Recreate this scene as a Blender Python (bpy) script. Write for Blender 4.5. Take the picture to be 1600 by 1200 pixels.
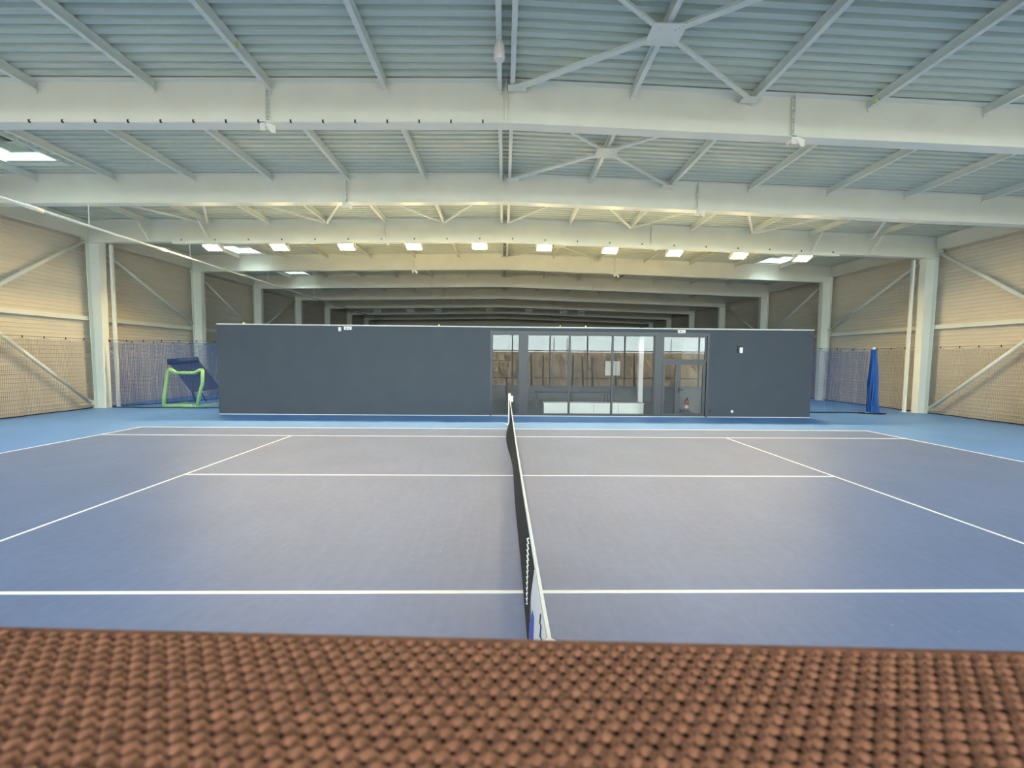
import bpy, math, random
import numpy as np
from mathutils import Vector, Matrix

for o in list(bpy.data.objects): bpy.data.objects.remove(o)
C = bpy.context.scene.collection
S = bpy.context.scene
rnd = random.Random(7)

# ------------------------------------------------------------------ camera
CAMP = (-0.2348, -8.09796, 2.28937)
YAW, PIT, ROL, FPX = -0.0201626, -0.0599089, 0.0088827, 652.78
fw = Vector((-math.sin(YAW)*math.cos(PIT), math.cos(YAW)*math.cos(PIT), math.sin(PIT)))
rt = Vector((math.cos(YAW), math.sin(YAW), 0)); up = rt.cross(fw)
r2 = rt*math.cos(ROL)+up*math.sin(ROL); u2 = -rt*math.sin(ROL)+up*math.cos(ROL)
cd = bpy.data.cameras.new('camera'); cam = bpy.data.objects.new('camera', cd); C.objects.link(cam)
cam.matrix_world = Matrix(((r2.x,u2.x,-fw.x,CAMP[0]),(r2.y,u2.y,-fw.y,CAMP[1]),(r2.z,u2.z,-fw.z,CAMP[2]),(0,0,0,1)))
cd.sensor_width = 36; cd.lens = FPX/1600*36; cd.clip_start = 0.01; cd.clip_end = 400
cd.dof.use_dof = True; cd.dof.focus_distance = 9.0; cd.dof.aperture_fstop = 9.0
S.camera = cam

# ------------------------------------------------------------------ world (bright overcast sky) and exposure
w = bpy.data.worlds.new('sky'); S.world = w; w.use_nodes = True
bg = w.node_tree.nodes['Background']
bg.inputs[0].default_value = (0.85, 0.98, 0.97, 1); bg.inputs[1].default_value = 4.9
S.view_settings.view_transform = 'Standard'; S.view_settings.look = 'None'
S.view_settings.gamma = 1; S.view_settings.use_curve_mapping = False
S.view_settings.exposure = 1.42
LAMP_STRENGTH = 330.0

FACADE_Y = -9.4
XL, XR, YB = -18.35, 19.3, 52.0
RX = -0.23                                   # ridge
def zt(x): return 8.38 - (0.019*(RX-x) if x < RX else 0.027*(x-RX))
BD = 0.94                                    # rafter depth

def portal(x0, x1, z0, z1, y):
    l = bpy.data.lights.new('daylight_portal', 'AREA'); l.shape = 'RECTANGLE'; l.size = x1-x0; l.size_y = z1-z0
    l.cycles.is_portal = True
    o = bpy.data.objects.new('daylight_portal', l); C.objects.link(o)
    o.location = ((x0+x1)/2, y, (z0+z1)/2); o.rotation_euler = (math.pi/2, 0, 0)   # -Z of the light faces +Y
    return o
po = portal(XL, XR, 0, 7.0, FACADE_Y-0.25)

# ------------------------------------------------------------------ materials
def mat(name, col, rough=0.5, metal=0.0, spec=0.5, noise=0.0, nscale=8.0, bump=0.0, bscale=60.0, stretch=(1,1,1)):
    m = bpy.data.materials.new(name); m.use_nodes = True
    nt = m.node_tree; b = nt.nodes['Principled BSDF']
    b.inputs['Base Color'].default_value = (*col, 1); b.inputs['Roughness'].default_value = rough
    b.inputs['Metallic'].default_value = metal; b.inputs['Specular IOR Level'].default_value = spec
    if noise or bump:
        tc = nt.nodes.new('ShaderNodeTexCoord'); mp = nt.nodes.new('ShaderNodeMapping'); mp.inputs['Scale'].default_value = stretch
        nt.links.new(tc.outputs['Object'], mp.inputs[0])
    if noise:
        n = nt.nodes.new('ShaderNodeTexNoise'); n.inputs['Scale'].default_value = nscale; n.inputs['Detail'].default_value = 6
        nt.links.new(mp.outputs[0], n.inputs['Vector'])
        r = nt.nodes.new('ShaderNodeValToRGB')
        r.color_ramp.elements[0].position = .3; r.color_ramp.elements[1].position = .7
        r.color_ramp.elements[0].color = (*[c*(1-noise) for c in col], 1)
        r.color_ramp.elements[1].color = (*[min(1, c*(1+noise)) for c in col], 1)
        nt.links.new(n.outputs[0], r.inputs[0]); nt.links.new(r.outputs[0], b.inputs['Base Color'])
    if bump:
        n2 = nt.nodes.new('ShaderNodeTexNoise'); n2.inputs['Scale'].default_value = bscale; n2.inputs['Detail'].default_value = 3
        nt.links.new(mp.outputs[0], n2.inputs['Vector'])
        bp = nt.nodes.new('ShaderNodeBump'); bp.inputs['Strength'].default_value = bump; bp.inputs['Distance'].default_value = .01
        nt.links.new(n2.outputs[0], bp.inputs['Height']); nt.links.new(bp.outputs[0], b.inputs['Normal'])
    return m
def emis(name, col, s):
    m = bpy.data.materials.new(name); m.use_nodes = True; nt = m.node_tree
    nt.nodes.remove(nt.nodes['Principled BSDF']); e = nt.nodes.new('ShaderNodeEmission')
    e.inputs[0].default_value = (*col, 1); e.inputs[1].default_value = s
    nt.links.new(e.outputs[0], nt.nodes['Material Output'].inputs[0]); return m
def glassmat(name, tint=(1,1,1), refl=1.0):
    m = bpy.data.materials.new(name); m.use_nodes = True; nt = m.node_tree
    nt.nodes.remove(nt.nodes['Principled BSDF'])
    t = nt.nodes.new('ShaderNodeBsdfTransparent'); t.inputs[0].default_value = (*tint, 1)
    g = nt.nodes.new('ShaderNodeBsdfGlossy'); g.inputs['Roughness'].default_value = 0.0
    f = nt.nodes.new('ShaderNodeFresnel'); f.inputs['IOR'].default_value = 1.5
    mu = nt.nodes.new('ShaderNodeMath'); mu.operation = 'MULTIPLY'; mu.inputs[1].default_value = refl; mu.use_clamp = True
    mx = nt.nodes.new('ShaderNodeMixShader')
    nt.links.new(f.outputs[0], mu.inputs[0]); nt.links.new(mu.outputs[0], mx.inputs[0]); nt.links.new(t.outputs[0], mx.inputs[1]); nt.links.new(g.outputs[0], mx.inputs[2])
    nt.links.new(mx.outputs[0], nt.nodes['Material Output'].inputs[0]); return m

M = dict(
    steel=mat('painted_steel', (.78,.82,.77), .45, noise=.03, nscale=1.5),
    deck=mat('deck_steel', (.60,.67,.60), .4, noise=.05, nscale=2.5, stretch=(.3,3,1)),
    wall=mat('wall_cladding', (.70,.66,.575), .5, noise=.04, nscale=1.2, stretch=(1,.3,4)),
    white=mat('white_paint', (.82,.82,.82), .45),
    line=mat('line_paint', (.86,.86,.88), .6, noise=.04, nscale=5),
    charcoal=mat('charcoal_render', (.054,.066,.088), .7, noise=.06, nscale=1.3, bump=.15, bscale=90),
    frame=mat('anthracite_aluminium', (.048,.051,.064), .4),
    dark=mat('dark_plastic', (.02,.02,.022), .5),
    blacknet=mat('black_net_cord', (.012,.012,.014), .8),
    tape=mat('white_net_tape', (.85,.85,.86), .8, noise=.04, nscale=20),
    bluenet=mat('blue_net_cord', (.04,.12,.38), .7),
    brightnet=mat('bright_blue_net', (.02,.11,.42), .7),
    graynet=mat('grey_net_cord', (.22,.22,.25), .7),
    hem=mat('black_hem', (.012,.014,.02), .8),
    lime=mat('lime_foam', (.46,.86,.22), .55, noise=.04, nscale=9),
    navy=mat('navy_padding', (.010,.016,.050), .5, noise=.1, nscale=4),
    navy2=mat('navy_print', (.05,.06,.13), .5),
    bannerblue=mat('banner_blue', (.06,.11,.50), .6),
    bannerwhite=mat('banner_white', (.82,.82,.88), .7, noise=.02, nscale=6),
    ink=mat('banner_ink', (.03,.03,.04), .7),
    red=mat('red_enamel', (.45,.02,.02), .3),
    ball=mat('tennis_ball_felt', (.55,.75,.08), .9),
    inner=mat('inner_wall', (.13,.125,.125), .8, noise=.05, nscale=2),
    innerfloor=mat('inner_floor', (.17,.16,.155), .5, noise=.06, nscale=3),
    counter=mat('counter_laminate', (.72,.73,.68), .5, noise=.03, nscale=3),
    bounceroof=mat('pale_bounce_roof', (.62,.60,.57), .8, noise=.06, nscale=2),  # unseen roof top, made pale to bounce lamp light up onto the beams
    earth=mat('hillside_earth', (.30,.185,.105), .95, noise=.75, nscale=1.3, stretch=(2.5,.35,.35)),
    bark=mat('tree_bark', (.05,.038,.03), .9, noise=.3, nscale=6),
    asphalt=mat('outside_paving', (.22,.24,.27), .9, noise=.15, nscale=2),
    glass=glassmat('glazing'),
    facglass=glassmat('facade_glazing', (.96,.98,.97)),
    lens=emis('floodlight_lens', (1.0,.74,.36), LAMP_STRENGTH),
    lensoff=mat('unlit_lens', (.75,.75,.75), .3),
    signface=mat('sign_face', (.80,.80,.80), .4),
    woven=mat('woven_brown', (.29,.118,.070), .5, noise=.3, nscale=160),
    woven2=mat('woven_brown_dark', (.125,.047,.027), .6, noise=.3, nscale=160),
    under=mat('woven_backing', (.05,.025,.017), .9),
)
def floormat(name, col, streak):
    m = bpy.data.materials.new(name); m.use_nodes = True; nt = m.node_tree; b = nt.nodes['Principled BSDF']
    b.inputs['Roughness'].default_value = .48; b.inputs['Specular IOR Level'].default_value = .4
    tc = nt.nodes.new('ShaderNodeTexCoord')
    def noise(scale, st, det=5):
        mp = nt.nodes.new('ShaderNodeMapping'); mp.inputs['Scale'].default_value = st
        n = nt.nodes.new('ShaderNodeTexNoise'); n.inputs['Scale'].default_value = scale; n.inputs['Detail'].default_value = det
        nt.links.new(tc.outputs['Object'], mp.inputs[0]); nt.links.new(mp.outputs[0], n.inputs['Vector']); return n
    def ramp(n, p0, p1, c0, c1):
        r = nt.nodes.new('ShaderNodeValToRGB'); r.color_ramp.elements[0].position = p0; r.color_ramp.elements[1].position = p1
        r.color_ramp.elements[0].color = (*c0,1); r.color_ramp.elements[1].color = (*c1,1); nt.links.new(n.outputs[0], r.inputs[0]); return r
    a = ramp(noise(.7, (1,1,1)), .3, .7, [c*.94 for c in col], [c*1.06 for c in col])
    d = ramp(noise(9, (1,1,1)), .3, .7, (.95,)*3, (1.05,)*3)
    s = ramp(noise(2.2, (6,.5,1)), .35, .65, (1-streak,)*3, (1+streak,)*3)
    def mul(x, y):
        k = nt.nodes.new('ShaderNodeMix'); k.data_type = 'RGBA'; k.blend_type = 'MULTIPLY'; k.inputs[0].default_value = 1
        nt.links.new(x, k.inputs[6]); nt.links.new(y, k.inputs[7]); return k.outputs[2]
    base = mul(mul(a.outputs[0], d.outputs[0]), s.outputs[0])
    # fine pale scuffs from balls and shoes
    v = nt.nodes.new('ShaderNodeTexVoronoi'); v.inputs['Scale'].default_value = 3.2; nt.links.new(tc.outputs['Object'], v.inputs['Vector'])
    sc = nt.nodes.new('ShaderNodeValToRGB'); sc.color_ramp.elements[0].position = .018; sc.color_ramp.elements[1].position = .03
    sc.color_ramp.elements[0].color = (.45,)*3+(1,); sc.color_ramp.elements[1].color = (0,0,0,1)
    nt.links.new(v.outputs['Distance'], sc.inputs[0])
    k = nt.nodes.new('ShaderNodeMix'); k.data_type = 'RGBA'; k.inputs[7].default_value = (.6,.63,.7,1)
    nt.links.new(sc.outputs[0], k.inputs[0]); nt.links.new(base, k.inputs[6]); nt.links.new(k.outputs[2], b.inputs['Base Color'])
    n3 = noise(180, (1,1,1), 2); bp = nt.nodes.new('ShaderNodeBump'); bp.inputs['Strength'].default_value = .25; bp.inputs['Distance'].default_value = .003
    nt.links.new(n3.outputs[0], bp.inputs['Height']); nt.links.new(bp.outputs[0], b.inputs['Normal'])
    return m
M['court'] = floormat('court_acrylic', (.138,.196,.385), .03)
M['blue'] = floormat('surround_acrylic', (.120,.280,.66), .02)

# ------------------------------------------------------------------ mesh helpers
class MB:
    def __init__(s): s.v = []; s.f = []
    def add(s, vs, fs):
        n = len(s.v); s.v += [tuple(v) for v in vs]; s.f += [tuple(i+n for i in f) for f in fs]; return s
    def box(s, x0, x1, y0, y1, z0, z1):
        return s.add([(x0,y0,z0),(x1,y0,z0),(x1,y1,z0),(x0,y1,z0),(x0,y0,z1),(x1,y0,z1),(x1,y1,z1),(x0,y1,z1)],
                     [(0,3,2,1),(4,5,6,7),(0,1,5,4),(1,2,6,5),(2,3,7,6),(3,0,4,7)])
    def hexa(s, b, t):                         # 4 bottom points, 4 top points
        return s.add(list(b)+list(t), [(0,3,2,1),(4,5,6,7),(0,1,5,4),(1,2,6,5),(2,3,7,6),(3,0,4,7)])
    def prism(s, poly, axis, a, b):            # polygon in the other two axes, extruded along axis
        n = len(poly)
        def P(q, t): return {0:(t,q[0],q[1]),1:(q[0],t,q[1]),2:(q[0],q[1],t)}[axis]
        vs = [P(q,a) for q in poly]+[P(q,b) for q in poly]
        return s.add(vs, [tuple(range(n-1,-1,-1)), tuple(range(n,2*n))]+[(i,(i+1)%n,n+(i+1)%n,n+i) for i in range(n)])
    def bar(s, p, q, w, h=None, upv=(0,0,1)):  # rectangular bar from p to q, w across, h along upv
        h = w if h is None else h
        p = Vector(p); q = Vector(q); d = (q-p).normalized(); u = Vector(upv)
        if abs(d.dot(u)) > .98: u = Vector((0,1,0))
        r = d.cross(u).normalized(); u = r.cross(d).normalized()
        o = [(-1,-1),(1,-1),(1,1),(-1,1)]
        return s.hexa([p+r*(a*w/2)+u*(b*h/2) for a,b in o], [q+r*(a*w/2)+u*(b*h/2) for a,b in o])
    def tube(s, pts, r, n=8, closed=False):
        pts = [Vector(p) for p in pts]; rings = []
        N = len(pts); ref = None
        for i, p in enumerate(pts):
            d = (pts[(i+1) % N]-pts[i-1]) if closed else (pts[min(i+1,N-1)]-pts[max(i-1,0)])
            d.normalize()
            if ref is None: ref = Vector((0,0,1)) if abs(d.z) < .9 else Vector((1,0,0))
            a = d.cross(ref).normalized(); b = a.cross(d).normalized(); ref = b
            rr = r[i] if isinstance(r, (list,tuple)) else r
            rings.append([p+a*(rr*math.cos(2*math.pi*k/n))+b*(rr*math.sin(2*math.pi*k/n)) for k in range(n)])
        base = len(s.v)
        for rg in rings: s.v += [tuple(v) for v in rg]
        for i in range(N if closed else N-1):
            j = (i+1) % N
            for k in range(n):
                s.f.append((base+i*n+k, base+i*n+(k+1)%n, base+j*n+(k+1)%n, base+j*n+k))
        if not closed:
            s.f.append(tuple(base+k for k in range(n-1,-1,-1))); s.f.append(tuple(base+(N-1)*n+k for k in range(n)))
        return s
    def lathe(s, prof, n=14, axis='z', at=(0,0,0)):   # prof: (radius, height)
        base = len(s.v)
        for r, h in prof:
            for k in range(n):
                a = 2*math.pi*k/n; x, y = r*math.cos(a), r*math.sin(a)
                q = {'z':(x,y,h),'y':(x,h,y),'x':(h,x,y)}[axis]
                s.v.append((q[0]+at[0], q[1]+at[1], q[2]+at[2]))
        for i in range(len(prof)-1):
            for k in range(n): s.f.append((base+i*n+k, base+i*n+(k+1)%n, base+(i+1)*n+(k+1)%n, base+(i+1)*n+k))
        s.f.append(tuple(base+k for k in range(n-1,-1,-1))); s.f.append(tuple(base+(len(prof)-1)*n+k for k in range(n)))
        return s
    def mesh(s, name, m, off=(0,0,0), smooth=False):
        me = bpy.data.meshes.new(name); o = Vector(off)
        me.from_pydata([tuple(Vector(v)-o) for v in s.v], [], s.f); me.materials.append(M[m] if isinstance(m,str) else m); me.update()
        if smooth:
            me.polygons.foreach_set('use_smooth', [True]*len(me.polygons))
        return me
    def build(s, name, m, parent=None, off=None, smooth=False, loc=None):
        """one mesh object; vertices are in world space, the origin goes to the parent's or to loc"""
        if off is None: off = wloc(parent) if parent else (loc or (0,0,0))
        ob = bpy.data.objects.new(name, s.mesh(name, m, off, smooth)); C.objects.link(ob)
        if parent: ob.parent = parent
        elif loc: ob.location = loc
        return ob
def wloc(o):
    v = Vector(o.location)
    while o.parent: o = o.parent; v += Vector(o.location)
    return v
def tag(o, label, cat, group=None):
    o['label'] = label; o['category'] = cat
    if group: o['group'] = group
    return o
def thing(name, label, cat, loc, group=None):
    o = bpy.data.objects.new(name, None); C.objects.link(o); o.location = loc; o.empty_display_size = .2
    return tag(o, label, cat, group)
def struct(o): o['kind'] = 'structure'; return o
ORD = ['first','second','third','fourth','fifth','sixth','seventh','eighth','ninth','tenth']

# ------------------------------------------------------------------ floor and court
CX, CY = 11.91, 5.51
fl = MB()
for a in ((XL-.1,-CX,FACADE_Y,YB),(CX,XR+.1,FACADE_Y,YB),(-CX,CX,FACADE_Y,-CY),(-CX,CX,CY,YB)):
    fl.box(a[0],a[1],a[2],a[3],-.2,0)
floor = struct(fl.build('floor','blue'))
court = struct(MB().box(-CX,CX,-CY,CY,-.2,0).build('court_floor','court'))
lw = .05
def cline(x0,x1,y0,y1): MB().box(x0,x1,y0,y1,0,.003).build('court_line','line',court)
BX, SX, DY, SY = 11.885, 6.40, 5.485, 4.115
for s_ in (-1,1):
    cline(-BX,BX,s_*DY-lw/2,s_*DY+lw/2); cline(-BX+lw,BX-lw,s_*SY-lw/2,s_*SY+lw/2)
    cline(s_*BX-lw/2-.01,s_*BX+lw/2+.01,-DY-.02,DY+.02); cline(s_*SX-lw/2,s_*SX+lw/2,-SY,SY)
cline(-SX,SX,-lw/2,lw/2)

# ------------------------------------------------------------------ side walls: horizontally ribbed cladding
def cladding(name, x, sgn):
    P = .16; prof = [(0,0),(.10,0),(.115,.022),(.145,.022)]
    pts = []; z = 0
    while z < zt(x)+.15:
        for dz, dx in prof: pts.append((z+dz, dx))
        z += P
    m = MB(); n = len(pts)
    for y in (FACADE_Y, YB):
        for zz, dx in pts: m.v.append((x+sgn*dx, y, zz))
    m.f = [(i, i+1, n+i+1, n+i) for i in range(n-1)]
    m.box(x-sgn*.06, x-sgn*.02, FACADE_Y, YB, -.2, zt(x)+.3)
    return struct(m.build(name,'wall'))
cladding('wall_left', XL, 1); cladding('wall_right', XR, -1)
struct(MB().box(XL-.1,XR+.1,YB,YB+.2,-.2,8.6).build('wall_back','wall'))

# ------------------------------------------------------------------ roof deck with ribs across the hall and openings for skylights
FY = [-2.4,1.5,6.1,10.5,16.5,22.4,28.3,34.2,40.1,46.0]
SKY = [(-15.2,-13.6,3.0,5.15,'white skylight glowing in the roof at the left edge above the second bay'),
       (-15.2,-13.8,14.6,16.15,'small skylight glowing behind the leftmost lit floodlights'),
       (-15.2,-13.9,20.8,21.95,'narrow skylight strip glowing farther back on the left'),
       (14.3,15.7,14.6,16.15,'skylight behind the rightmost lit floodlight')]
RP = .23
def deck():
    xs = sorted(set([XL-.1, RX, XR+.1]+[s_[0] for s_ in SKY]+[s_[1] for s_ in SKY]))
    m = MB(); y = FACADE_Y-.2; k = 0
    while y < YB+.2:
        wide = .05 if k % 5 == 0 else 0
        prof = [(0,.004),(.12+wide*.5,.004),(.135+wide*.5,.095),(.205,.095),(RP,.004)]
        for i in range(len(xs)-1):
            xa, xb = xs[i], xs[i+1]; xm = (xa+xb)/2
            if any(s_[0]-.01 < xm < s_[1]+.01 and s_[2] < y+RP/2 < s_[3] for s_ in SKY): continue
            b = len(m.v)
            for dy, dz in prof: m.v += [(xa,y+dy,zt(xa)+dz),(xb,y+dy,zt(xb)+dz)]
            m.f += [(b+2*j, b+2*j+1, b+2*j+3, b+2*j+2) for j in range(len(prof)-1)]
        y += RP; k += 1
    return struct(m.build('ceiling','deck'))
deck()
def skylight(x0,x1,y0,y1,label):
    y0 -= .12; y1 += .12
    z = lambda x: zt(x)
    t = thing('skylight', label, 'skylight', ((x0+x1)/2,(y0+y1)/2,z((x0+x1)/2)), 'roof skylights')
    for (a,b,c,d) in ((x0-.06,x1+.06,y0-.06,y0),(x0-.06,x1+.06,y1,y1+.06),(x0-.06,x0,y0,y1),(x1,x1+.06,y0,y1)):
        MB().hexa([(a,c,z(a)-.05),(b,c,z(b)-.05),(b,d,z(b)-.05),(a,d,z(a)-.05)],[(a,c,z(a)+.3),(b,c,z(b)+.3),(b,d,z(b)+.3),(a,d,z(a)+.3)]).build('curb','steel',t)
    MB().hexa([(x0,y0,z(x0)+.28),(x1,y0,z(x1)+.28),(x1,y1,z(x1)+.28),(x0,y1,z(x0)+.28)],[(x0,y0,z(x0)+.29),(x1,y0,z(x1)+.29),(x1,y1,z(x1)+.29),(x0,y1,z(x0)+.29)]).build('pane','facglass',t)
for s_ in SKY: skylight(*s_)

# ------------------------------------------------------------------ glazed facade behind the camera and the slope outside
fac = MB()
fac.box(XL-.1,XR+.1,FACADE_Y-.2,FACADE_Y,6.9,8.6)
struct(fac.build('wall_front','white'))
nm = 12
wf = MB(); wg = MB()
for i in range(nm+1):
    x = XL+(XR-XL)*i/nm
    wf.box(x-.05,x+.05,FACADE_Y-.16,FACADE_Y-.04,0,6.9)
wf.box(XL,XR,FACADE_Y-.14,FACADE_Y-.06,.70,.78); wf.box(XL,XR,FACADE_Y-.14,FACADE_Y-.06,0,.08)
wf.box(XL,XR,FACADE_Y-.14,FACADE_Y-.06,2.96,3.04)
w1 = struct(wf.build('window_1','white'))
for z0, z1 in ((.08,.70),(.78,2.96),(3.04,6.9)):
    for i in range(nm):
        xa = XL+(XR-XL)*i/nm+.05; xb = XL+(XR-XL)*(i+1)/nm-.05
        MB().box(xa,xb,FACADE_Y-.11,FACADE_Y-.10,z0,z1).build('pane','facglass',w1)
hs = MB(); nx, ny = 60, 10
BANKZ = [0,.25,.7,1.2,1.7,2.2,2.65,3.0,3.2,3.3,3.3]
for j in range(ny+1):
    for i in range(nx+1):
        x = -70+140*i/nx; y = FACADE_Y-5-j*.75-(20 if j == ny else 0)
        hs.v.append((x,y,-.2+BANKZ[j]+(rnd.uniform(-.12,.12) if 0 < j < 8 else 0)))
hs.f = [(j*(nx+1)+i, j*(nx+1)+i+1, (j+1)*(nx+1)+i+1, (j+1)*(nx+1)+i) for j in range(ny) for i in range(nx)]
struct(hs.build('hillside','earth',smooth=True))
for k, x in enumerate((-1.6,2.4,3.5,6.3,7.3,8.2,10.4,12.2)):
    y = FACADE_Y-4.6; z0 = -.2; h = rnd.uniform(2.7,3.1)
    t = thing('bare_sapling',f'bare thin tree trunk mirrored in the glass front, {ORD[k]} from the left','tree',(x,y,z0),'bare saplings mirrored in the glazing')
    lean = rnd.uniform(-.2,.2)
    MB().tube([(x,y,z0),(x+lean*.4,y,z0+h*.5),(x+lean,y,z0+h)],[.11,.09,.05],7).build('trunk','bark',t,smooth=True)
    for q in range(4):
        f = .45+.13*q; bx = x+lean*f; bz = z0+h*f; d = (-1)**q
        MB().tube([(bx,y,bz),(bx+d*rnd.uniform(.3,.6),y+rnd.uniform(-.3,.3),bz+rnd.uniform(.2,.45))],[.025,.01],5).build('branch','bark',t)
for x, lb in ((4.3,'left of two'),(5.5,'right of two'),(15.0,'far right one')):
    t = thing('white_pole', f'slim white pole outside, mirrored in the glass front, {lb}', 'pole', (x,-12.5,-.2), 'white poles mirrored in the glazing')
    MB().lathe([(.06,-.2),(.05,4.2)],10,'z',(x,-12.5,0)).build('shaft','white',t,smooth=True); MB().lathe([(.12,-.2),(.12,-.15)],10,'z',(x,-12.5,0)).build('base','white',t)
struct(MB().box(-70,70,FACADE_Y-5.2,FACADE_Y-.2,-.4,-.2).build('outside_ground','asphalt'))

# ------------------------------------------------------------------ steel frames
XS = (-5.45, 6.2)                             # bolted splices
BEAM = ['pale roof beam overhead, only its hanging bracket showing at top right',
        'wide pale roof beam nearest the camera, cable clipped along its lower edge',
        'second pale roof beam from the camera, below the second ceiling bay',
        'third pale roof beam, carrying the row of ten lit floodlights',
        'fourth roof beam, just behind the lit floodlights', 'fifth roof beam from the camera, in dim light',
        'sixth roof beam from the camera, above the dark building', 'seventh roof beam from the camera, with the unlit lamps under it',
        'eighth roof beam from the camera, deep in the dark hall', 'ninth and farthest roof beam, darkest at the back']
def rafter(i, y):
    t = thing('roof_beam', BEAM[i], 'beam', (RX,y,zt(RX)-BD), 'roof beams spanning the hall')
    xe0, xe1 = -17.52, 18.47
    for xa, xb in ((xe0,RX),(RX,xe1)):
        def slab(name, d0, d1, hw):
            MB().hexa([(xa,y-hw,zt(xa)-d1),(xb,y-hw,zt(xb)-d1),(xb,y+hw,zt(xb)-d1),(xa,y+hw,zt(xa)-d1)],
                      [(xa,y-hw,zt(xa)-d0),(xb,y-hw,zt(xb)-d0),(xb,y+hw,zt(xb)-d0),(xa,y+hw,zt(xa)-d0)]).build(name,'steel',t)
        slab('web',.02,BD-.02,.008); slab('top_flange',0,.02,.14); slab('bottom_flange',BD-.02,BD,.15)
    z0 = zt(RX)
    MB().box(RX-.02,RX+.02,y-.14,y+.14,z0-BD-.015,z0-.02).build('ridge_plate','steel',t)
    for x in XS:
        z0 = zt(x)
        sp = MB().box(x-.025,x+.025,y-.13,y+.13,z0-BD-.05,z0-.02).build('splice_plate','steel',t)
        b = MB()
        for k in range(9):
            zz = z0-.12-k*.088
            for yy in (y-.075,): b.lathe([(.018,-.055),(.018,.055)],6,'x',(x,yy,zz))
        b.build('bolts','steel',sp)['kind'] = 'stuff'
        if i < 5:
            m = MB(); zb = z0-BD
            m.box(x-.09,x+.01,y-.15,y-.13,zb-.16,zb+.06)
            m.prism([(x+.0,zb),(x+.14,zb-.20),(x+.22,zb-.20),(x+.22,zb-.06),(x+.10,zb)],1,y-.13,y-.11)
            m.build('bracket','steel',t)
for i, y in enumerate(FY): rafter(i, y)

def column(i, y, side):
    x0 = -17.8 if side == 'left' else 18.75
    s_ = 1 if side == 'left' else -1
    d0, d1 = .22, .28
    zc = (zt(x0)-BD)+.02 if True else 0
    who = ['', 'out of view to the near side', 'just outside the picture edge', 'nearest the camera, beside the tennis net curtain',
           'second from the camera', 'third from the camera', 'fourth from the camera', 'fifth from the camera', 'sixth from the camera', 'last at the back']
    t = thing('steel_column', f'tall pale steel column on the {side} wall, {who[i]}', 'column', (x0,y,0), f'steel columns of the {side} wall')
    ztop = zt(x0)-.01
    MB().hexa([(x0-d0,y-.008,0),(x0+d0,y-.008,0),(x0+d0,y+.008,0),(x0-d0,y+.008,0)],[(x0-d1,y-.008,ztop),(x0+d1,y-.008,ztop),(x0+d1,y+.008,ztop),(x0-d1,y+.008,ztop)]).build('web','steel',t)
    for q in (-1,1):
        a, b = x0+q*d0, x0+q*d1
        top = ztop if q*s_ < 0 else zc
        MB().hexa([(a-.012,y-.15,0),(a+.012,y-.15,0),(a+.012,y+.15,0),(a-.012,y+.15,0)],[(b-.012,y-.15,top),(b+.012,y-.15,top),(b+.012,y+.15,top),(b-.012,y+.15,top)]).build('flange','steel',t)
    MB().box(x0-d0-.06,x0+d0+.06,y-.2,y+.2,0,.025).build('base_plate','steel',t)
    MB().box(x0-d1,x0+d1,y-.14,y+.14,zc-.05,zc-.02).build('stiffener','steel',t)
for i, y in enumerate(FY):
    if i >= 1:
        column(i, y, 'left'); column(i, y, 'right')
# slim guide posts beside the third columns
for side, x in (('left',-17.36),('right',18.28)):
    t = thing('guide_post', f'slim pale post standing beside the nearest {side} column', 'post', (x,10.75,0))
    MB().box(x-.05,x+.05,10.70,10.80,0.015,zt(x)-BD-.03).build('shaft','steel',t); MB().box(x-.1,x+.1,10.65,10.85,0,.015).build('foot_plate','steel',t)

# eave beams, wall rails and wall braces for every bay
BAY = ['nearest','second','third','fourth','fifth','sixth','seventh','eighth','ninth']
for side, xw, xc, sg in (('left',XL,-18.05,1),('right',XR,18.95,-1)):
    for k in range(1,9):
        y0, y1 = FY[k]+.16, FY[k+1]-.16
        if k <= 6:
            z1 = zt(xc)-.02
            eb = MB().box(xc-.02,xc+.02,y0,y1,7.28,z1); eb.box(xc-.09,xc+.09,y0,y1,7.25,7.28)
            tag(eb.build('eave_beam','steel',loc=(xc,(y0+y1)/2,7.25)), f'deep eave beam along the top of the {side} wall, {BAY[k-1]} wall bay', 'beam', 'eave beams')
        if k <= 5:
            xr = xw+sg*.13
            r = MB().box(xr-.08,xr+.08,y0-.1,y1+.1,3.79,3.97)
            tag(r.build('wall_rail','steel',loc=(xr,(y0+y1)/2,3.82)), f'horizontal steel rail halfway up the {side} wall, {BAY[k-1]} wall bay', 'rail', 'wall rails')
def brace(side, pts, label, r=.07):
    x = -18.02 if side == 'left' else 18.95
    a = (x,)+pts[0]; b = (x,)+pts[1]
    t = thing('wall_brace', label, 'brace', b if b[2] < a[2] else a, 'diagonal wall braces')
    MB().tube([a,b],r,10).build('tube','steel',t,smooth=True)
    for q in (a,b):
        MB().box(x-.012,x+.012,q[1]-.12,q[1]+.12,q[2]-.1,q[2]+.1).build('gusset','steel',t)
for side in ('left','right'):
    brace(side, ((10.25,7.12),(6.3,4.1)), f'diagonal tube brace high on the {side} wall, nearest bay in view')
    brace(side, ((6.3,3.7),(10.2,.25)), f'diagonal tube brace low on the {side} wall behind the net')
    brace(side, ((10.8,7.05),(16.3,4.12)), f'diagonal tube brace between the first two {side} columns in view')
    brace(side, ((16.8,7.0),(22.2,4.12)), f'diagonal tube brace behind the second {side} column in view')
    brace(side, ((28.1,7.0),(22.7,4.12)), f'far diagonal tube brace on the {side} wall, leaning the other way')

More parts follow.
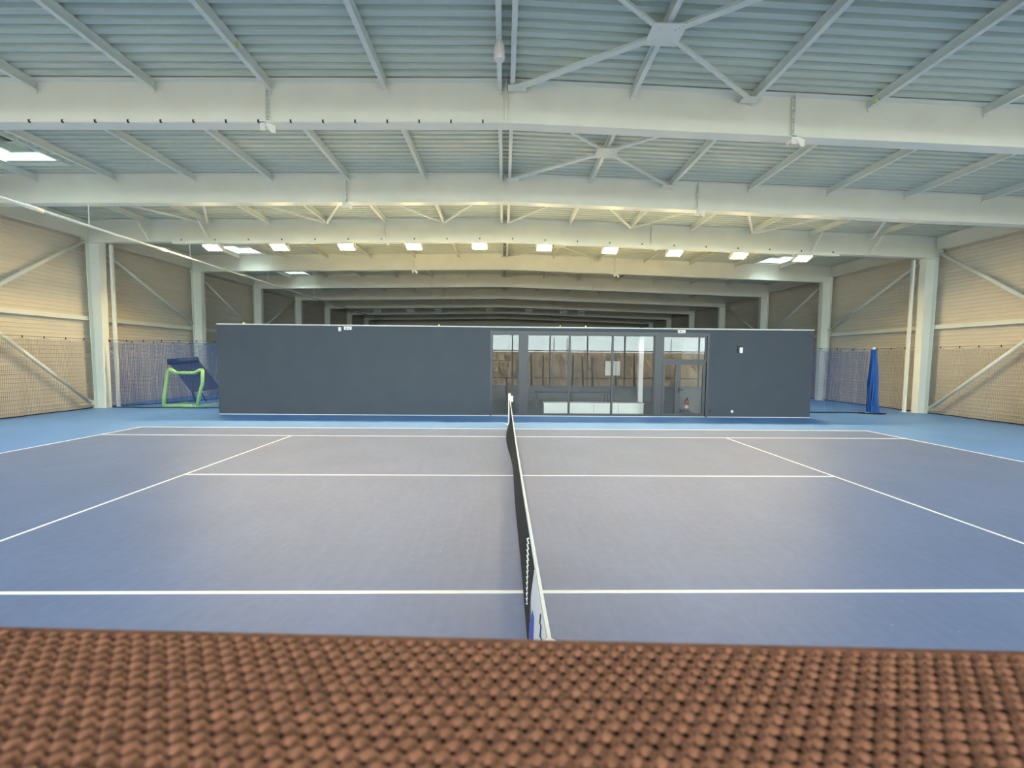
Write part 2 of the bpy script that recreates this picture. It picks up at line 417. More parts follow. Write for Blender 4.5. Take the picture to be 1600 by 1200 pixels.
# ------------------------------------------------------------------ purlins, framed between the rafters
PL = [RX-.14-2.5*k for k in range(7)]; PR = [RX+.14+2.67*k for k in range(7)]
RB = ['nearest','second','third','fourth','fifth','sixth']
def purlin_mesh(L):
    m = MB()
    m.box(-.05,.05,-L/2,L/2,-.20,-.188); m.box(-.05,.05,-L/2,L/2,-.012,0); m.box(-.012,.012,-L/2,L/2,-.188,-.012)
    m.box(-.03,.03,-L/2-.01,-L/2+.02,-.26,-.02); m.box(-.03,.03,L/2-.02,L/2+.01,-.26,-.02)
    return m.mesh('purlin','steel')
for k in range(6):
    y0, y1 = FY[k]+.02, FY[k+1]-.02
    me = purlin_mesh(y1-y0)
    for side, xs in (('left',PL),('right',PR)):
        for j, x in enumerate(xs):
            o = bpy.data.objects.new('purlin', me); C.objects.link(o); o.location = (x,(y0+y1)/2,zt(x)-.003)
            where = f'just {side} of the ridge' if j == 0 else f'{ORD[j-1]} {side} of the ridge pair'
            tag(o, f'pale steel purlin in the {RB[k]} roof bay, {where}', 'purlin', 'roof purlins')

# cross bracing with a centre plate, right of the ridge
for k in (0,1,3,4):
    ya, yb = FY[k]+.28, FY[k+1]-.18; ym = (ya+yb)/2; xa, xm, xb = PR[0]+.1, PR[1], PR[2]-.12
    zz = lambda x: zt(x)-.235
    t = thing('cross_brace', f'cross bracing with bolted centre plate in the {RB[k]} roof bay, right of the ridge', 'brace', (xm,ym,zz(xm)), 'roof cross braces')
    hw, hl = .30, .26
    pl = MB().box(xm-hw,xm+hw,ym-hl,ym+hl,zz(xm)-.035,zz(xm)-.02).build('centre_plate','steel',t)
    b = MB()
    for qx in (-1,1):
        for qy in (-1,1):
            for f in (.45,.62,.8): b.lathe([(.014,-.05),(.014,-.03)],6,'z',(xm+qx*hw*f,ym+qy*hl*f,zz(xm)))
    b.build('bolts','steel',pl)['kind'] = 'stuff'
    for ex, ey, wd in ((xa,ya,.07),(xb,yb,.07),(xa,yb,.13),(xb,ya,.13)):
        d = Vector((ex-xm,ey-ym,0)).normalized()
        MB().bar((xm+d.x*.22,ym+d.y*.22,zz(xm)),(ex,ey,zz(ex)+.02),wd,.05).build('arm','steel',t)
        MB().box(ex-.2,ex+.2,ey-.11,ey+.11,zz(ex)-.0,zz(ex)+.012).build('end_plate','steel',t)
# zigzag bracing of the third roof bay
nodes = PL[::-1][1:] + PR[:6]
nodes = [n for n in PL[::-1]] + PR
ya, yb = FY[2]+.2, FY[3]-.2
for i in range(len(nodes)-1):
    if abs(nodes[i+1]-nodes[i]) < 1: continue
    side = 'left' if nodes[i] < RX-.1 else 'right'
    j = (6-i) if side == 'left' else (i-7)
    far_first = (j % 2 == 1) if side == 'left' else (j % 2 == 0)
    p = (nodes[i], yb if far_first else ya); q = (nodes[i+1], ya if far_first else yb)
    z = lambda x: zt(x)-.24
    e = Vector((q[0]-p[0],q[1]-p[1])).normalized()*.1; p = (p[0]+e.x,p[1]+e.y); q = (q[0]-e.x,q[1]-e.y)
    m = MB().bar((p[0],p[1],z(p[0])),(q[0],q[1],z(q[0])),.08,.06)
    jj = (5-i) if side == 'left' else j
    tag(m.build('zigzag_brace','steel',loc=(p[0],p[1],z(p[0]))), f'slanting roof brace in the zigzag before the floodlight beam, {ORD[jj]} {side} of the ridge', 'brace', 'zigzag roof braces')
# knee braces from the purlin line down to the floodlight beam
for side, x, nm_ in (('left',PL[5],'inner'),('left',PL[6],'outer'),('right',PR[5],'inner'),('right',PR[6],'outer')):
    y = FY[3]; m = MB().bar((x,y-.75,zt(x)-.245),(x,y-.16,zt(x)-BD+.06),.07,.07)
    tag(m.build('knee_brace','steel',loc=(x,y-.16,zt(x)-BD+.06)), f'{nm_} short knee brace at the {side} end of the floodlight beam', 'brace', 'knee braces')

# ------------------------------------------------------------------ services under the roof
px, pz = -13.8, 6.5
t = thing('ceiling_pipe', 'long thin white pipe hung along the left side below the roof beams', 'pipe', (px,-3,pz))
MB().tube([(px,-3,pz),(px,40,pz)],.04,10).build('pipe','steel',t,smooth=True)
for y in (4.5,9.0,14.3,20,25.5,31):
    MB().tube([(px,y-.22,pz),(px,y+.22,pz)],.06,10).build('coupling','white',t,smooth=True)
for y in FY[:9]:
    MB().tube([(px,y,pz+.03),(px,y,zt(px)-BD+.01)],.012,6).build('hanger','steel',t)
# cable with clips along beam one
y = FY[1]-.165
t = thing('clipped_cable', 'thin white cable with dark clips along the lower edge of the nearest roof beam', 'cable', (-6,y,zt(-6)-BD))
MB().tube([(-17.0,y,zt(-17)-BD+.02),(RX-.05,y,zt(RX)-BD+.02)],.012,6).build('cable','white',t)
x = -16.6
while x < RX:
    MB().box(x-.015,x+.015,y-.02,y+.016,zt(x)-BD-.015,zt(x)-BD+.045).build('clip','dark',t); x += .69
# rail under beam three for the floodlights
y = FY[3]-.24
t = thing('lamp_rail', 'pale rail along the floodlight beam with small dark clips', 'rail', (RX,y,zt(RX)-BD-.14))
for xa, xb in ((-14.3,RX),(RX,14.4)):
    MB().hexa([(xa,y-.08,zt(xa)-BD-.14),(xb,y-.08,zt(xb)-BD-.14),(xb,y+.10,zt(xb)-BD-.14),(xa,y+.10,zt(xa)-BD-.14)],
              [(xa,y-.08,zt(xa)-BD),(xb,y-.08,zt(xb)-BD),(xb,y+.10,zt(xb)-BD),(xa,y+.10,zt(xa)-BD)]).build('channel','steel',t)
x = -13.9
while x < 14.2:
    MB().box(x-.02,x+.02,y-.10,y-.08,zt(x)-BD-.02,zt(x)-BD+.04).build('clip','dark',t); x += 1.4
# floodlights
LX = [-12.6,-9.8,-6.97,-4.11,-1.3,1.47,4.31,7.12,9.95,12.75]
POS = ['leftmost','second from the left','third from the left','fourth from the left','just left of the ridge',
       'just right of the ridge','fourth from the right','third from the right','second from the right','rightmost']
def floodlight(x, y, label, lit, group, top=.15, tilt=math.radians(20)):
    z = zt(x)-BD-.27
    t = thing('floodlight', label, 'lamp', (x,y,z), group)
    ct, st = math.cos(tilt), math.sin(tilt)
    def T(v):                                   # local: normal of the lens is -z, tilted towards the camera
        a, b, c = v; return (x+a, y+b*ct+c*st, z-b*st+c*ct)
    def box(m, x0,x1,y0,y1,z0,z1): m.hexa([T(q) for q in ((x0,y0,z0),(x1,y0,z0),(x1,y1,z0),(x0,y1,z0))],[T(q) for q in ((x0,y0,z1),(x1,y0,z1),(x1,y1,z1),(x0,y1,z1))]); return m
    hs_ = box(MB(),-.33,.33,-.22,.22,-.03,.05)
    for q in (-1,1): box(hs_,q*.32-.012,q*.32+.012,-.21,.21,-.09,-.03)  # side rims added to cut the lamp light off the upper walls
    box(hs_,-.32,.32,.19,.214,-.06,-.03)
    hs_.build('housing','white',t)
    m = MB()
    for k in range(8): box(m,-.28+k*.08-.008,-.28+k*.08+.008,-.18,.18,.05,.10)
    m.build('cooling_fins','white',t)
    box(MB(),-.23,.23,-.15,.15,-.036,-.031).build('lens','lens' if lit else 'lensoff',t)
    br = MB()
    for q in (-1,1): br.bar((x+q*.35,y+.0,z),(x+q*.35,y+.05,zt(x)-BD-top),.02,.05,(0,1,0))
    br.bar((x-.36,y+.05,zt(x)-BD-top),(x+.36,y+.05,zt(x)-BD-top),.05,.02)
    br.build('bracket','steel',t)
for x, n in zip(LX, POS): floodlight(x, FY[3]-.28, f'lit floodlight under the third roof beam, {n} in the row', True, 'lit floodlights in a row')
UX = [-12.8,-9.6,-6.8,-1.7,2.2,5.7,7.5]
for k, x in enumerate(UX): floodlight(x, FY[7]-.12, f'small unlit lamp under the far dark roof beam, {ORD[k]} from the left', False, 'unlit lamps at the back', .01)

# loudspeaker hanging at the ridge
sx, sy = RX-.13, -.12
t = thing('loudspeaker', 'white cylinder loudspeaker hanging under the ridge near the top of the picture', 'speaker', (sx,sy,7.72))
sp = MB().lathe([(.085,7.74),(.10,7.75),(.10,7.86),(.09,7.98),(.055,8.07),(.03,8.09)],18,'z',(sx,sy,0)).build('housing','white',t,smooth=True)
MB().lathe([(.08,7.725),(.085,7.742)],18,'z',(sx,sy,0)).build('grille','signface',t)
MB().lathe([(.015,8.08),(.015,zt(sx)-.204)],8,'z',(sx,sy,0)).build('stem','steel',t)

def ball(x,y,z,label):
    r = .0335; m = MB()
    prof = [(max(.002,r*math.sin(math.pi*k/8)), -r*math.cos(math.pi*k/8)) for k in range(9)]
    m.lathe(prof,14,'z',(x,y,z)); o = m.build('tennis_ball','ball',loc=(x,y,z),smooth=True)
    tag(o,label,'ball','stray tennis balls')
ball(PL[2]+.085,.17,zt(-5.2)-.22+.045,'green tennis ball lodged beside a purlin in the nearest left roof bay')
ball(PR[3]-.085,1.2,zt(8)-.22+.045,'tennis ball lodged beside a purlin in the nearest right roof bay')

# ------------------------------------------------------------------ the dark building across the hall
B0, B1, BF, BB, BT = -11.5, 12.26, 8.6, 15.0, 3.53
OX0, OX1, OZ = -.78, 8.03, 3.38
bd = thing('club_building', 'low dark charcoal box building with glazed front across the far side', 'building', (.4,BF,0))
MB().box(B0,OX0,BF,BF+.2,0,BT).build('front_wall','charcoal',bd)
MB().box(OX1,B1,BF,BF+.2,0,BT).build('front_wall','charcoal',bd)
MB().box(OX0,OX1,BF,BF+.2,OZ,BT).build('lintel','charcoal',bd)
MB().box(B0,B0+.2,BF+.2,BB,0,BT).build('side_wall','charcoal',bd); MB().box(B1-.2,B1,BF+.2,BB,0,BT).build('side_wall','charcoal',bd)
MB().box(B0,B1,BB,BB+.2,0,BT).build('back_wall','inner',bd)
MB().box(B0,B1,BF,BB+.2,BT,BT+.03).build('roof','bounceroof',bd)
MB().box(B0-.02,B1+.02,BF-.03,BF+.1,BT+.03,BT+.045).build('coping','steel',bd)
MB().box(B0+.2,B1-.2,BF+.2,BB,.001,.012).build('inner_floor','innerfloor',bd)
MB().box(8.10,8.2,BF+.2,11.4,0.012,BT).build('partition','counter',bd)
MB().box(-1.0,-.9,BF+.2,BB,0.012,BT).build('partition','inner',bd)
MB().box(B0,B1,BF-.015,BF,0,.02).build('base_strip','white',bd)
def window(x0,x1,z0,z1,fwid=.04):
    y0, y1 = BF+.02, BF+.10; m = MB()
    m.box(x0,x1,y0,y1,z1-fwid,z1); m.box(x0,x1,y0,y1,z0,z0+fwid); m.box(x0,x0+fwid,y0,y1,z0+fwid,z1-fwid); m.box(x1-fwid,x1,y0,y1,z0+fwid,z1-fwid)
    o = m.build('window','frame',bd)
    MB().box(x0+fwid,x1-fwid,y0+.03,y0+.036,z0+fwid,z1-fwid).build('pane','glass',o)
fr = MB()
fr.box(OX0,OX1,BF-.02,BF+.12,3.28,3.40); fr.box(OX0,OX0+.07,BF-.02,BF+.12,0,3.28); fr.box(OX1-.09,OX1,BF-.02,BF+.12,0,3.28)
fr.box(.40,.70,BF-.01,BF+.14,0,3.28); fr.box(5.83,6.14,BF-.01,BF+.14,0,3.28); fr.box(OX0+.07,5.83,BF,BF+.12,0,.05)
fr.build('glazing_frame','frame',bd)
for x0,x1 in ((-.71,.40),(.70,2.40),(2.40,4.13),(4.13,5.83)): window(x0,x1,.05,3.28)
window(6.14,7.94,2.27,3.28,.06)
def leaf(x0,x1,handle):
    y0, y1 = BF+.02, BF+.08; m = MB(); a = .11; z0, z1 = .02, 2.23
    m.box(x0,x1,y0,y1,z1-.12,z1); m.box(x0,x1,y0,y1,z0,z0+.12); m.box(x0,x0+a,y0,y1,z0+.12,z1-.12); m.box(x1-a,x1,y0,y1,z0+.12,z1-.12)
    o = m.build('door','frame',bd)
    MB().box(x0+a,x1-a,y0+.025,y0+.031,z0+.12,z1-.12).build('pane','glass',o)
    if handle:
        h = MB().box(x0+.03,x0+.08,y0-.02,y0,.98,1.20); h.bar((x0+.055,y0-.05,1.10),(x0+.20,y0-.05,1.10),.025,.025); h.box(x0+.04,x0+.07,y0-.05,y0,1.085,1.115)
        h.build('handle','dark',o)
leaf(6.16,6.80,False); leaf(6.80,7.92,True)
MB().box(6.14,7.94,BF-.01,BF+.1,2.23,2.28).build('transom','frame',bd)
MB().box(5.75,5.95,10.3,10.5,.012,BT).build('inner_post','white',bd)
# things inside
t = thing('counter', 'low white counter seen through the glass front', 'counter', (3.6,9.75,.012))
MB().box(1.48,5.72,9.45,10.05,.012,.43).build('body','counter',t); MB().box(1.45,5.75,9.42,10.08,.43,.46).build('top','white',t)
for xx in (2.55,3.6,4.65): MB().box(xx-.005,xx+.005,9.444,9.45,.03,.42).build('joint','inner',t)
t = thing('long_table', 'long dark table behind the white counter, inside the glass front', 'table', (3.1,12.2,.012))
MB().box(1.3,4.95,11.9,12.6,.64,.69).build('top','navy2',t)
for xx in (1.4,3.1,4.8):
    for yy in (11.98,12.52): MB().box(xx-.03,xx+.03,yy-.03,yy+.03,.012,.64).build('leg','dark',t)
t = thing('whiteboard', 'white board on the inner back wall, seen through the glass front', 'board', (5.8,14.97,1.4))
MB().box(5.39,6.22,14.95,15.0,1.42,2.22).build('panel','white',t); MB().box(5.36,6.25,14.96,14.99,1.39,2.25).build('rim','frame',t)
ex, ey, ez = 7.98, 10.4, .15
t = thing('fire_extinguisher', 'red fire extinguisher by the white inner wall, seen through the door', 'extinguisher', (ex,ey,.012))
MB().lathe([(.08,.012),(.09,.03),(.09,.46),(.07,.52),(.03,.56)],16,'z',(ex,ey,0)).build('cylinder','red',t,smooth=True)
MB().lathe([(.093,.15),(.093,.30)],16,'z',(ex,ey,0)).build('label_band','white',t)
MB().lathe([(.092,.012),(.092,.08)],16,'z',(ex,ey,0)).build('base_ring','dark',t)
MB().box(ex-.02,ex+.02,ey-.08,ey+.02,.56,.62).build('valve','dark',t)
MB().tube([(ex,ey-.05,.60),(ex-.04,ey-.12,.66),(ex-.02,ey-.16,.55),(ex,ey-.13,.35)],.012,6).build('hose','dark',t)
# fittings on the front wall
def exit_sign(x, label):
    t = thing('exit_sign', label, 'sign', (x,BF,3.37), 'emergency exit signs')
    MB().box(x-.15,x+.15,BF-.07,BF,3.38,3.50).build('case','white',t)
    f = MB().box(x-.14,x+.14,BF-.075,BF-.07,3.39,3.49).build('face','signface',t)
    m = MB().box(x-.09,x-.02,BF-.078,BF-.075,3.42,3.46); m.prism([(x+.02,3.44),(x+.05,3.465),(x+.05,3.415)],1,BF-.078,BF-.075); m.box(x+.05,x+.09,BF-.078,BF-.075,3.432,3.448)
    m.build('pictogram','navy2',f)
exit_sign(-6.37,'small white exit sign at the top of the long blank dark wall')
exit_sign(6.86,'small white exit sign above the glass double door')
t = thing('motion_sensor','small white sensor beside the exit sign on the blank dark wall','sensor',(-6.69,BF,3.30))
MB().box(-6.74,-6.64,BF-.06,BF,3.32,3.47).build('body','white',t); MB().lathe([(.03,BF-.075),(.04,BF-.06)],10,'y',(-6.69,0,3.37)).build('lens','signface',t)
t = thing('wall_alarm','small white and black wall unit right of the glass door','alarm',(9.27,BF,2.6))
MB().box(9.16,9.36,BF-.03,BF,2.60,2.90).build('back_plate','dark',t); MB().box(9.22,9.34,BF-.09,BF-.03,2.61,2.83).build('cover','white',t)
for x, m_, lb in ((8.15,'dark','dark round wall outlet low beside the glass door'),(9.05,'white','tiny white wall outlet low on the right dark wall')):
    t = thing('wall_outlet', lb, 'outlet', (x,BF,.22)); MB().lathe([(.05,BF-.02),(.055,BF)],12,'y',(x,0,.24)).build('plate',m_,t); MB().lathe([(.03,BF-.026),(.03,BF-.02)],10,'y',(x,0,.24)).build('cap','signface' if m_=='white' else 'frame',t)
for x, lb in ((-10.48,'at the left end'),(-2.82,'left of the glazing'),(2.01,'above the glazing'),(3.03,'above the glazing, farther right')):
    ball(x,BF+.06,BT+.045+.0335,f'yellow tennis ball on the dark building roof edge, {lb}')

# ------------------------------------------------------------------ tennis net
NZ = lambda y: .915+.125*(abs(y)/6.4)**2
NX = lambda y: -.02
def bulge(y, h):                                # slack in the lower part of the net
    g = math.exp(-((y-1.6)/1.2)**2)*.14+math.exp(-((y+2.5)/2.5)**2)*.05
    return -g*math.sin(math.pi*min(1,max(0,h)))
tn = thing('tennis_net', 'black tennis net with white top tape running away from the camera', 'net', (-.02,0,0))
m = MB(); st = .0048
def netpt(y, h): return Vector((NX(y)+bulge(y,h), y, .02+(NZ(y)-.05)*h))
Y0, Y1 = -6.3, 6.32
ny_ = int((Y1-Y0)/.045)
for i in range(ny_+1):
    y = Y0+(Y1-Y0)*i/ny_; P = [netpt(y,k/8) for k in range(9)]
    for k in range(8): m.bar(P[k],P[k+1],st)
for j in range(1,22):
    h = j/22; n = 64; P = [netpt(Y0+(Y1-Y0)*i/n,h) for i in range(n+1)]
    for i in range(n): m.bar(P[i],P[i+1],st)
m.build('mesh','blacknet',tn)['kind'] = 'stuff'
m = MB(); n = 48
for i in range(n):
    a, b = Y0+(Y1-Y0)*i/n, Y0+(Y1-Y0)*(i+1)/n
    za, zb = NZ(a), NZ(b)
    m.hexa([(NX(a)-.008,a,za-.05),(NX(a)+.008,a,za-.05),(NX(b)+.008,b,zb-.05),(NX(b)-.008,b,zb-.05)],[(NX(a)-.009,a,za),(NX(a)+.009,a,za),(NX(b)+.009,b,zb),(NX(b)-.009,b,zb)])
m.build('top_tape','tape',tn)
MB().tube([netpt(Y0+(Y1-Y0)*i/40,0) for i in range(41)],.008,6).build('bottom_cord','blacknet',tn)
lc = []
for i in range(26):
    t_ = i/25; lc.append((-.036-(.008 if i % 2 else 0), -4.98+(.022 if i % 2 else -.022), .93-.54*t_))
MB().tube(lc,.006,5).build('lacing_cord','tape',tn)
def netpost(y, label):
    t = thing('net_post', label, 'post', (-.03,y,0), 'tennis net posts')
    MB().lathe([(.04,0.01),(.04,1.06)],16,'z',(-.03,y,0)).build('shaft','white',t,smooth=True)
    MB().lathe([(.10,0),(.10,.012)],16,'z',(-.03,y,0)).build('ground_plate','white',t)
    MB().lathe([(.046,1.05),(.046,1.075),(.03,1.09)],16,'z',(-.03,y,0)).build('cap','white',t)
    w_ = MB().box(.01,.10,y-.05,y+.05,.80,1.0).build('winch','white',t)
    MB().box(.10,.115,y-.04,y+.04,.87,.93).build('winch_gap','dark',w_)
netpost(6.4,'white net post at the far end of the tennis net')
netpost(-6.4,'white net post at the near end, just above the brown woven edge')
t = thing('singles_stick','slim white singles stick propping the far end of the net tape','post',(-.05,5.03,0))
MB().box(-.07,-.045,5.02,5.045,.012,1.0).build('shaft','white',t); MB().box(-.11,-.01,4.98,5.08,0,.012).build('foot','white',t)
# banner at the near end
bn = thing('net_banner','white banner with a blue patch hanging on the near end of the tennis net','banner',(-.045,-5.8,.3))
def sheet(pts, x, th=.004):
    return MB().prism(pts,0,x-th,x)
sheet([(-6.32,1.025),(-5.58,.985),(-5.34,.70),(-5.18,.44),(-5.14,.16),(-6.32,.16)],-.031).build('cloth','bannerwhite',bn)
sheet([(-5.62,.70),(-5.48,.66),(-5.22,.40),(-5.17,.20),(-5.50,.20)],-.0352,.002).build('blue_patch','bannerblue',bn)
sc = [(-6.06,1.0),(-6.02,.93),(-6.08,.95),(-6.04,.87),(-6.12,.91),(-6.08,.83),(-6.17,.88),(-6.15,.80)]
MB().tube([(-.038,a,b) for a,b in sc],.004,5).build('lettering','ink',bn)

# ------------------------------------------------------------------ net curtains along the walls
def curtain(name, path, ztop, label, matn, cell, th, fold=.05, hooks=True, group='net curtains'):
    """threads of a hanging net along a floor path [(x,y),...], scalloped between its hooks"""
    P = [Vector((a,b,0)) for a,b in path]; seg = [(P[i+1]-P[i]).length for i in range(len(P)-1)]; L = sum(seg)
    def at(s_):
        s0 = s_
        for i, l in enumerate(seg):
            if s_ <= l or i == len(seg)-1:
                d = (P[i+1]-P[i]).normalized(); nrm = Vector((-d.y,d.x,0)); return P[i]+d*s_, nrm
            s_ -= l
    hk = .75
    def pt(s_, h):
        q, nrm = at(s_)
        f = fold*(math.sin(s_*3.1)+.6*math.sin(s_*7.3+1))*(1-.6*h)
        sag = .09*abs(math.sin(math.pi*s_/hk))
        return q+nrm*f+Vector((0,0,.03+(ztop-.03-sag)*h))
    t = thing(name, label, 'net', tuple(at(L/2)[0]), group)
    m = MB(); nv = int(L/cell); kz = 6
    for i in range(nv+1):
        s_ = L*i/nv; Q = [pt(s_,k/kz) for k in range(kz+1)]
        for k in range(kz): m.bar(Q[k],Q[k+1],th)
    nh = int(ztop/cell); ns = max(4,int(L/.3))
    for j in range(nh+1):
        Q = [pt(L*i/ns,j/nh) for i in range(ns+1)]
        for i in range(ns): m.bar(Q[i],Q[i+1],th)
    m.build('netting',matn,t)['kind'] = 'stuff'
    MB().tube([pt(L*i/ns,0) for i in range(ns+1)],.022,6).build('weighted_hem','hem',t)
    MB().tube([at(L*i/8)[0]+Vector((0,0,ztop+.03)) for i in range(9)],.006,5).build('support_wire','hem',t)
    k = 0
    hook = MB().bar((0,0,-.03),(0,0,.05),.022).mesh('hook','hem')
    while k*hk <= L:
        o = bpy.data.objects.new('hook', hook); C.objects.link(o); o.parent = t; o.location = pt(k*hk,1)-Vector(t.location); k += 1
    return t
curtain('net_curtain', [(-17.95,1.7),(-17.95,10.25)], 2.95, 'grey net curtain on the left wall, nearest the camera', 'graynet', .05, .0045)
curtain('net_curtain', [(-17.62,10.75),(-16.2,12.6),(-15.3,15.2)], 2.9, 'net curtain running back beside the left wall, behind the lime frame', 'bluenet', .06, .006)
curtain('net_curtain', [(-17.35,10.42),(B0-.05,10.42)], 2.92, 'blue net curtain between the left column and building, before the lime frame', 'bluenet', .055, .006)
curtain('net_curtain', [(18.95,1.7),(18.95,10.25)], 2.95, 'grey net curtain on the right wall, nearest the camera', 'graynet', .05, .0045)
curtain('net_curtain', [(18.9,10.75),(18.75,22.0)], 2.95, 'net curtain along the right wall behind the nearest right column', 'graynet', .07, .006)
curtain('net_curtain', [(B1+.05,10.25),(15.93,10.2)], 2.85, 'blue net curtain beside the right end of the dark building', 'bluenet', .05, .006)
# the gathered end of the right curtain: a hanging bundle of folds
t = thing('gathered_net', 'bright blue net curtain gathered into a hanging bundle at the right', 'net', (16.25,10.15,0))
m = MB(); n = 26
for k in range(n):
    a = 2*math.pi*k/n; top = Vector((16.2+.08*math.cos(a),10.2+.06*math.sin(a),2.85)); 
    ph = rnd.uniform(0,6); r = .12+.14*rnd.random()
    pts = [top.lerp(Vector((16.2+r*math.cos(a),10.1+r*.8*math.sin(a),.06)), i/6)+Vector((.03*math.sin(ph+i),.03*math.cos(ph+i),0)) for i in range(7)]
    for i in range(6): m.bar(pts[i],pts[i+1],.055,.006)
m.build('netting','brightnet',t)['kind'] = 'stuff'
MB().tube([(15.5,10.05,.025),(15.9,9.85,.025),(16.35,9.75,.025),(16.6,9.85,.025),(16.5,10.05,.025),(16.1,10.0,.025),(15.8,9.98,.025)],.025,6).build('weighted_hem','hem',t)
MB().box(16.15,16.25,10.17,10.23,2.82,2.95).build('hook','white',t)

# ------------------------------------------------------------------ lime goal frame and navy rebound board
g = thing('goal_frame','small goal with thick lime green tube frame, behind the blue net','goal',(-14.5,10.7,0))
R_ = .072; gy = 10.72
A = (-15.36,gy,R_); Bq = (-13.9,gy,R_)
def foam(name, pts): MB().tube(pts,R_,10).build(name,'lime',g,smooth=True)
foam('side_tube',[A,(-15.33,gy,.5),(-15.12,gy,1.55),(-15.06,gy,1.68)])
foam('side_tube',[Bq,(-13.80,gy,.5),(-13.62,gy,1.1),(-13.60,gy,1.68)])
foam('top_tube',[(-15.06,gy,1.68),(-14.92,gy,1.66),(-14.74,gy,1.54),(-13.95,gy,1.55),(-13.72,gy,1.68),(-13.60,gy,1.68)])
foam('bottom_tube',[A,Bq])
MB().tube([(Bq[0],gy,.04),(-14.0,12.3,.04)],.035,8).build('ground_bar','lime',g,smooth=True); MB().tube([(A[0],gy,.04),(-15.7,12.6,.04)],.035,8).build('ground_bar','lime',g,smooth=True)
rb = thing('rebound_board','tilted dark navy padded rebound board behind the lime green goal','board',(-15.0,12.5,0))
q0, q1, q2, q3 = Vector((-16.0,11.9,2.0)), Vector((-15.0,12.4,2.12)), Vector((-14.29,12.9,.70)), Vector((-15.26,12.3,.55))
nn = (q1-q0).cross(q3-q0).normalized()
if nn.y > 0: nn = -nn
MB().hexa([q+nn*.06 for q in (q0,q1,q2,q3)],[q-nn*.06 for q in (q0,q1,q2,q3)]).build('panel','navy',rb)
pm = MB().tube([q0-(q1-q0)*.02,q1+(q1-q0)*.02],.15,10).build('top_pad','navy',rb,smooth=True)
cc = (q0+q1+q2+q3)/4+(q0-q3)*.12; e1 = (q1-q0).normalized(); e2 = nn.cross(e1)
for rr in (.11,.19): MB().tube([cc+nn*.065+e1*rr*math.cos(2*math.pi*k/20)+e2*rr*math.sin(2*math.pi*k/20) for k in range(20)],.012,5,closed=True).build('printed_ring','navy2',rb)
for q in (q2,q3):
    MB().tube([q+Vector((0,0,.06)),(q.x+.12,q.y+.1,.0)],.035,8).build('leg','navy',rb,smooth=True)
MB().tube([(q0+q1)/2-nn*.05,((q0+q1)/2-nn*.05).to_2d().to_3d()+Vector((.3,1.0,0))],.03,8).build('rear_strut','navy',rb)

# ------------------------------------------------------------------ the brown woven top right in front of the camera
H = .12; LZ = CAMP[2]-H
ang = math.atan(-.0425); ca, sa = math.cos(ang), math.sin(ang)
EDGE = .1718
def LT(u, v, z): return (CAMP[0]+u*ca-(v)*sa, CAMP[1]+EDGE+u*sa+v*ca, z)     # u along the edge, v away from the camera (0 at the far edge)
W2, DEP = 1.2, .24
lg = thing('woven_ledge','brown coarsely woven flat top filling the foreground below the camera','ledge',(CAMP[0],CAMP[1],0))
mm = MB().hexa([LT(-W2,-DEP,LZ-.035),LT(W2,-DEP,LZ-.035),LT(W2,-.004,LZ-.035),LT(-W2,-.004,LZ-.035)],[LT(-W2,-DEP,LZ-.0032),LT(W2,-DEP,LZ-.0032),LT(W2,-.004,LZ-.0032),LT(-W2,-.004,LZ-.0032)])
mm.build('board','under',lg)
for u, v in ((-W2+.06,-.06),(W2-.06,-.06),(-W2+.06,-DEP+.06),(W2-.06,-DEP+.06)):
    a = LT(u,v,0); MB().lathe([(.022,0),(.022,LZ-.035)],10,'z',(a[0],a[1],0)).build('leg','white',lg,smooth=True)
for v in (-.06,-DEP+.06): MB().bar(LT(-W2+.06,v,1.2),LT(W2-.06,v,1.2),.03).build('crossbar','white',lg)
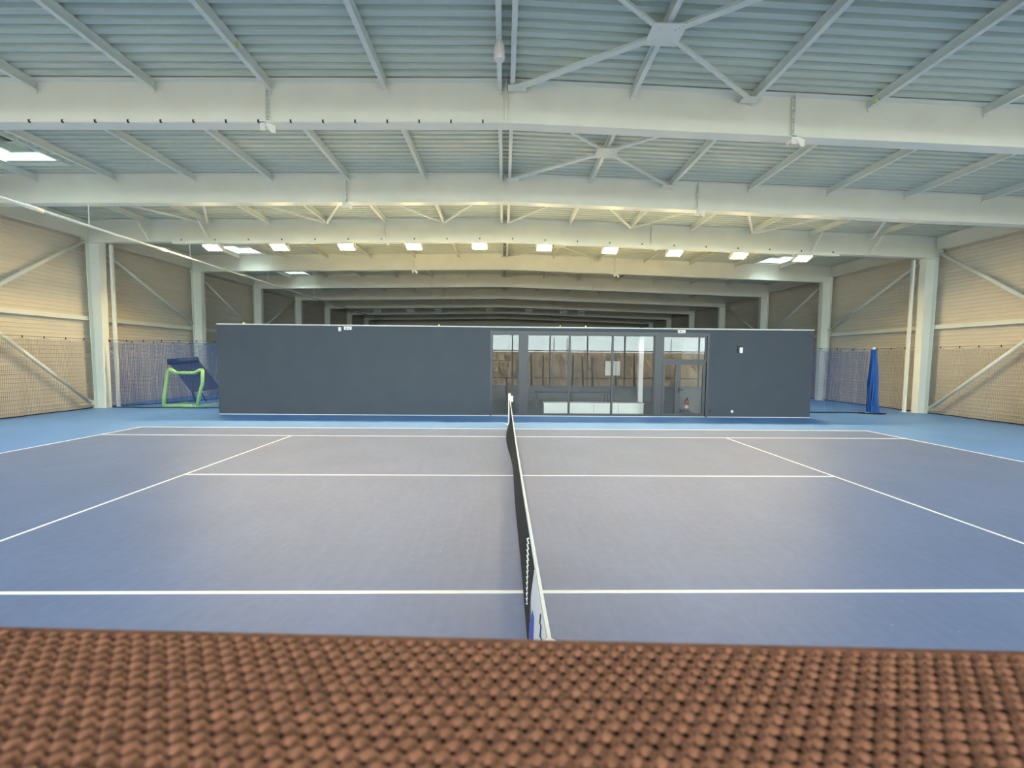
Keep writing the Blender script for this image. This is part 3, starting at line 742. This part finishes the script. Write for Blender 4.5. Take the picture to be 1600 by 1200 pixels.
def strands(n, L, half, along, pitch, wid, amp, phase0):
    """n flattened strands of length L waving over and under with half-wavelength `half`"""
    L = int(L/half)*half; ns = int(round(L/half))*4; cs = 3
    V = np.zeros((n, ns+1, cs, 3)); s_ = np.linspace(0, L, ns+1)
    ci = np.linspace(-1, 1, cs)
    rng = np.random.default_rng(3 if along == 'u' else 5)
    for i in range(n):
        c0 = (i+.5)*pitch; wave = np.sin(math.pi*s_/half+(i % 2)*math.pi+phase0)
        jit = rng.normal(0, pitch*.05, ns+1).cumsum()*.03; jit -= np.linspace(0, jit[-1], ns+1)
        ww = wid*(.82+.18*wave)*(1+rng.normal(0,.05))
        zc = amp*wave+rng.normal(0,.0001)
        for k in range(cs):
            off = c0+jit+ci[k]*ww/2; zz = LZ+zc-(ci[k]**2)*wid*.28
            uu, vv = (s_-W2, -off) if along == 'u' else (off-W2, -s_)
            V[i,:,k,0] = CAMP[0]+uu*ca-vv*sa; V[i,:,k,1] = CAMP[1]+EDGE+uu*sa+vv*ca; V[i,:,k,2] = zz
    idx = np.arange(n*(ns+1)*cs).reshape(n, ns+1, cs)
    F = np.stack([idx[:,:-1,:-1],idx[:,1:,:-1],idx[:,1:,1:],idx[:,:-1,1:]],-1).reshape(-1,4)
    me = bpy.data.meshes.new('weave'); V = V.reshape(-1,3)-np.array([CAMP[0],CAMP[1],0])
    me.vertices.add(len(V)); me.vertices.foreach_set('co', V.ravel())
    me.loops.add(F.size); me.loops.foreach_set('vertex_index', F.ravel().astype(np.int32))
    me.polygons.add(len(F)); me.polygons.foreach_set('loop_start', np.arange(0, F.size, 4, dtype=np.int32)); me.polygons.foreach_set('loop_total', np.full(len(F),4,dtype=np.int32))
    me.update(calc_edges=True); me.polygons.foreach_set('use_smooth', np.ones(len(F),dtype=bool)); return me
PU, PV = .0037, .0042                            # pitch of the strands across and along
for nm_, me, mt in (('weft_strands', strands(int(DEP/PV),2*W2,PU,'u',PV,PV*.95,.00055,math.pi/2),'woven'),
                    ('warp_strands', strands(int(2*W2/PU),DEP,PV,'v',PU,PU*.80,.00055,-math.pi/2),'woven2')):
    me.materials.append(M[mt]); o = bpy.data.objects.new(nm_, me); C.objects.link(o); o.parent = lg; o['kind'] = 'stuff'
for u0,u1,v0,v1 in ((-W2,W2,-.0015,.0005),):
    MB().hexa([LT(u0,v0,LZ-.035),LT(u1,v0,LZ-.035),LT(u1,v1,LZ-.035),LT(u0,v1,LZ-.035)],[LT(u0,v0,LZ+.0003),LT(u1,v0,LZ+.0003),LT(u1,v1,LZ+.0002),LT(u0,v1,LZ+.0002)]).build('edge_band','woven2',lg)
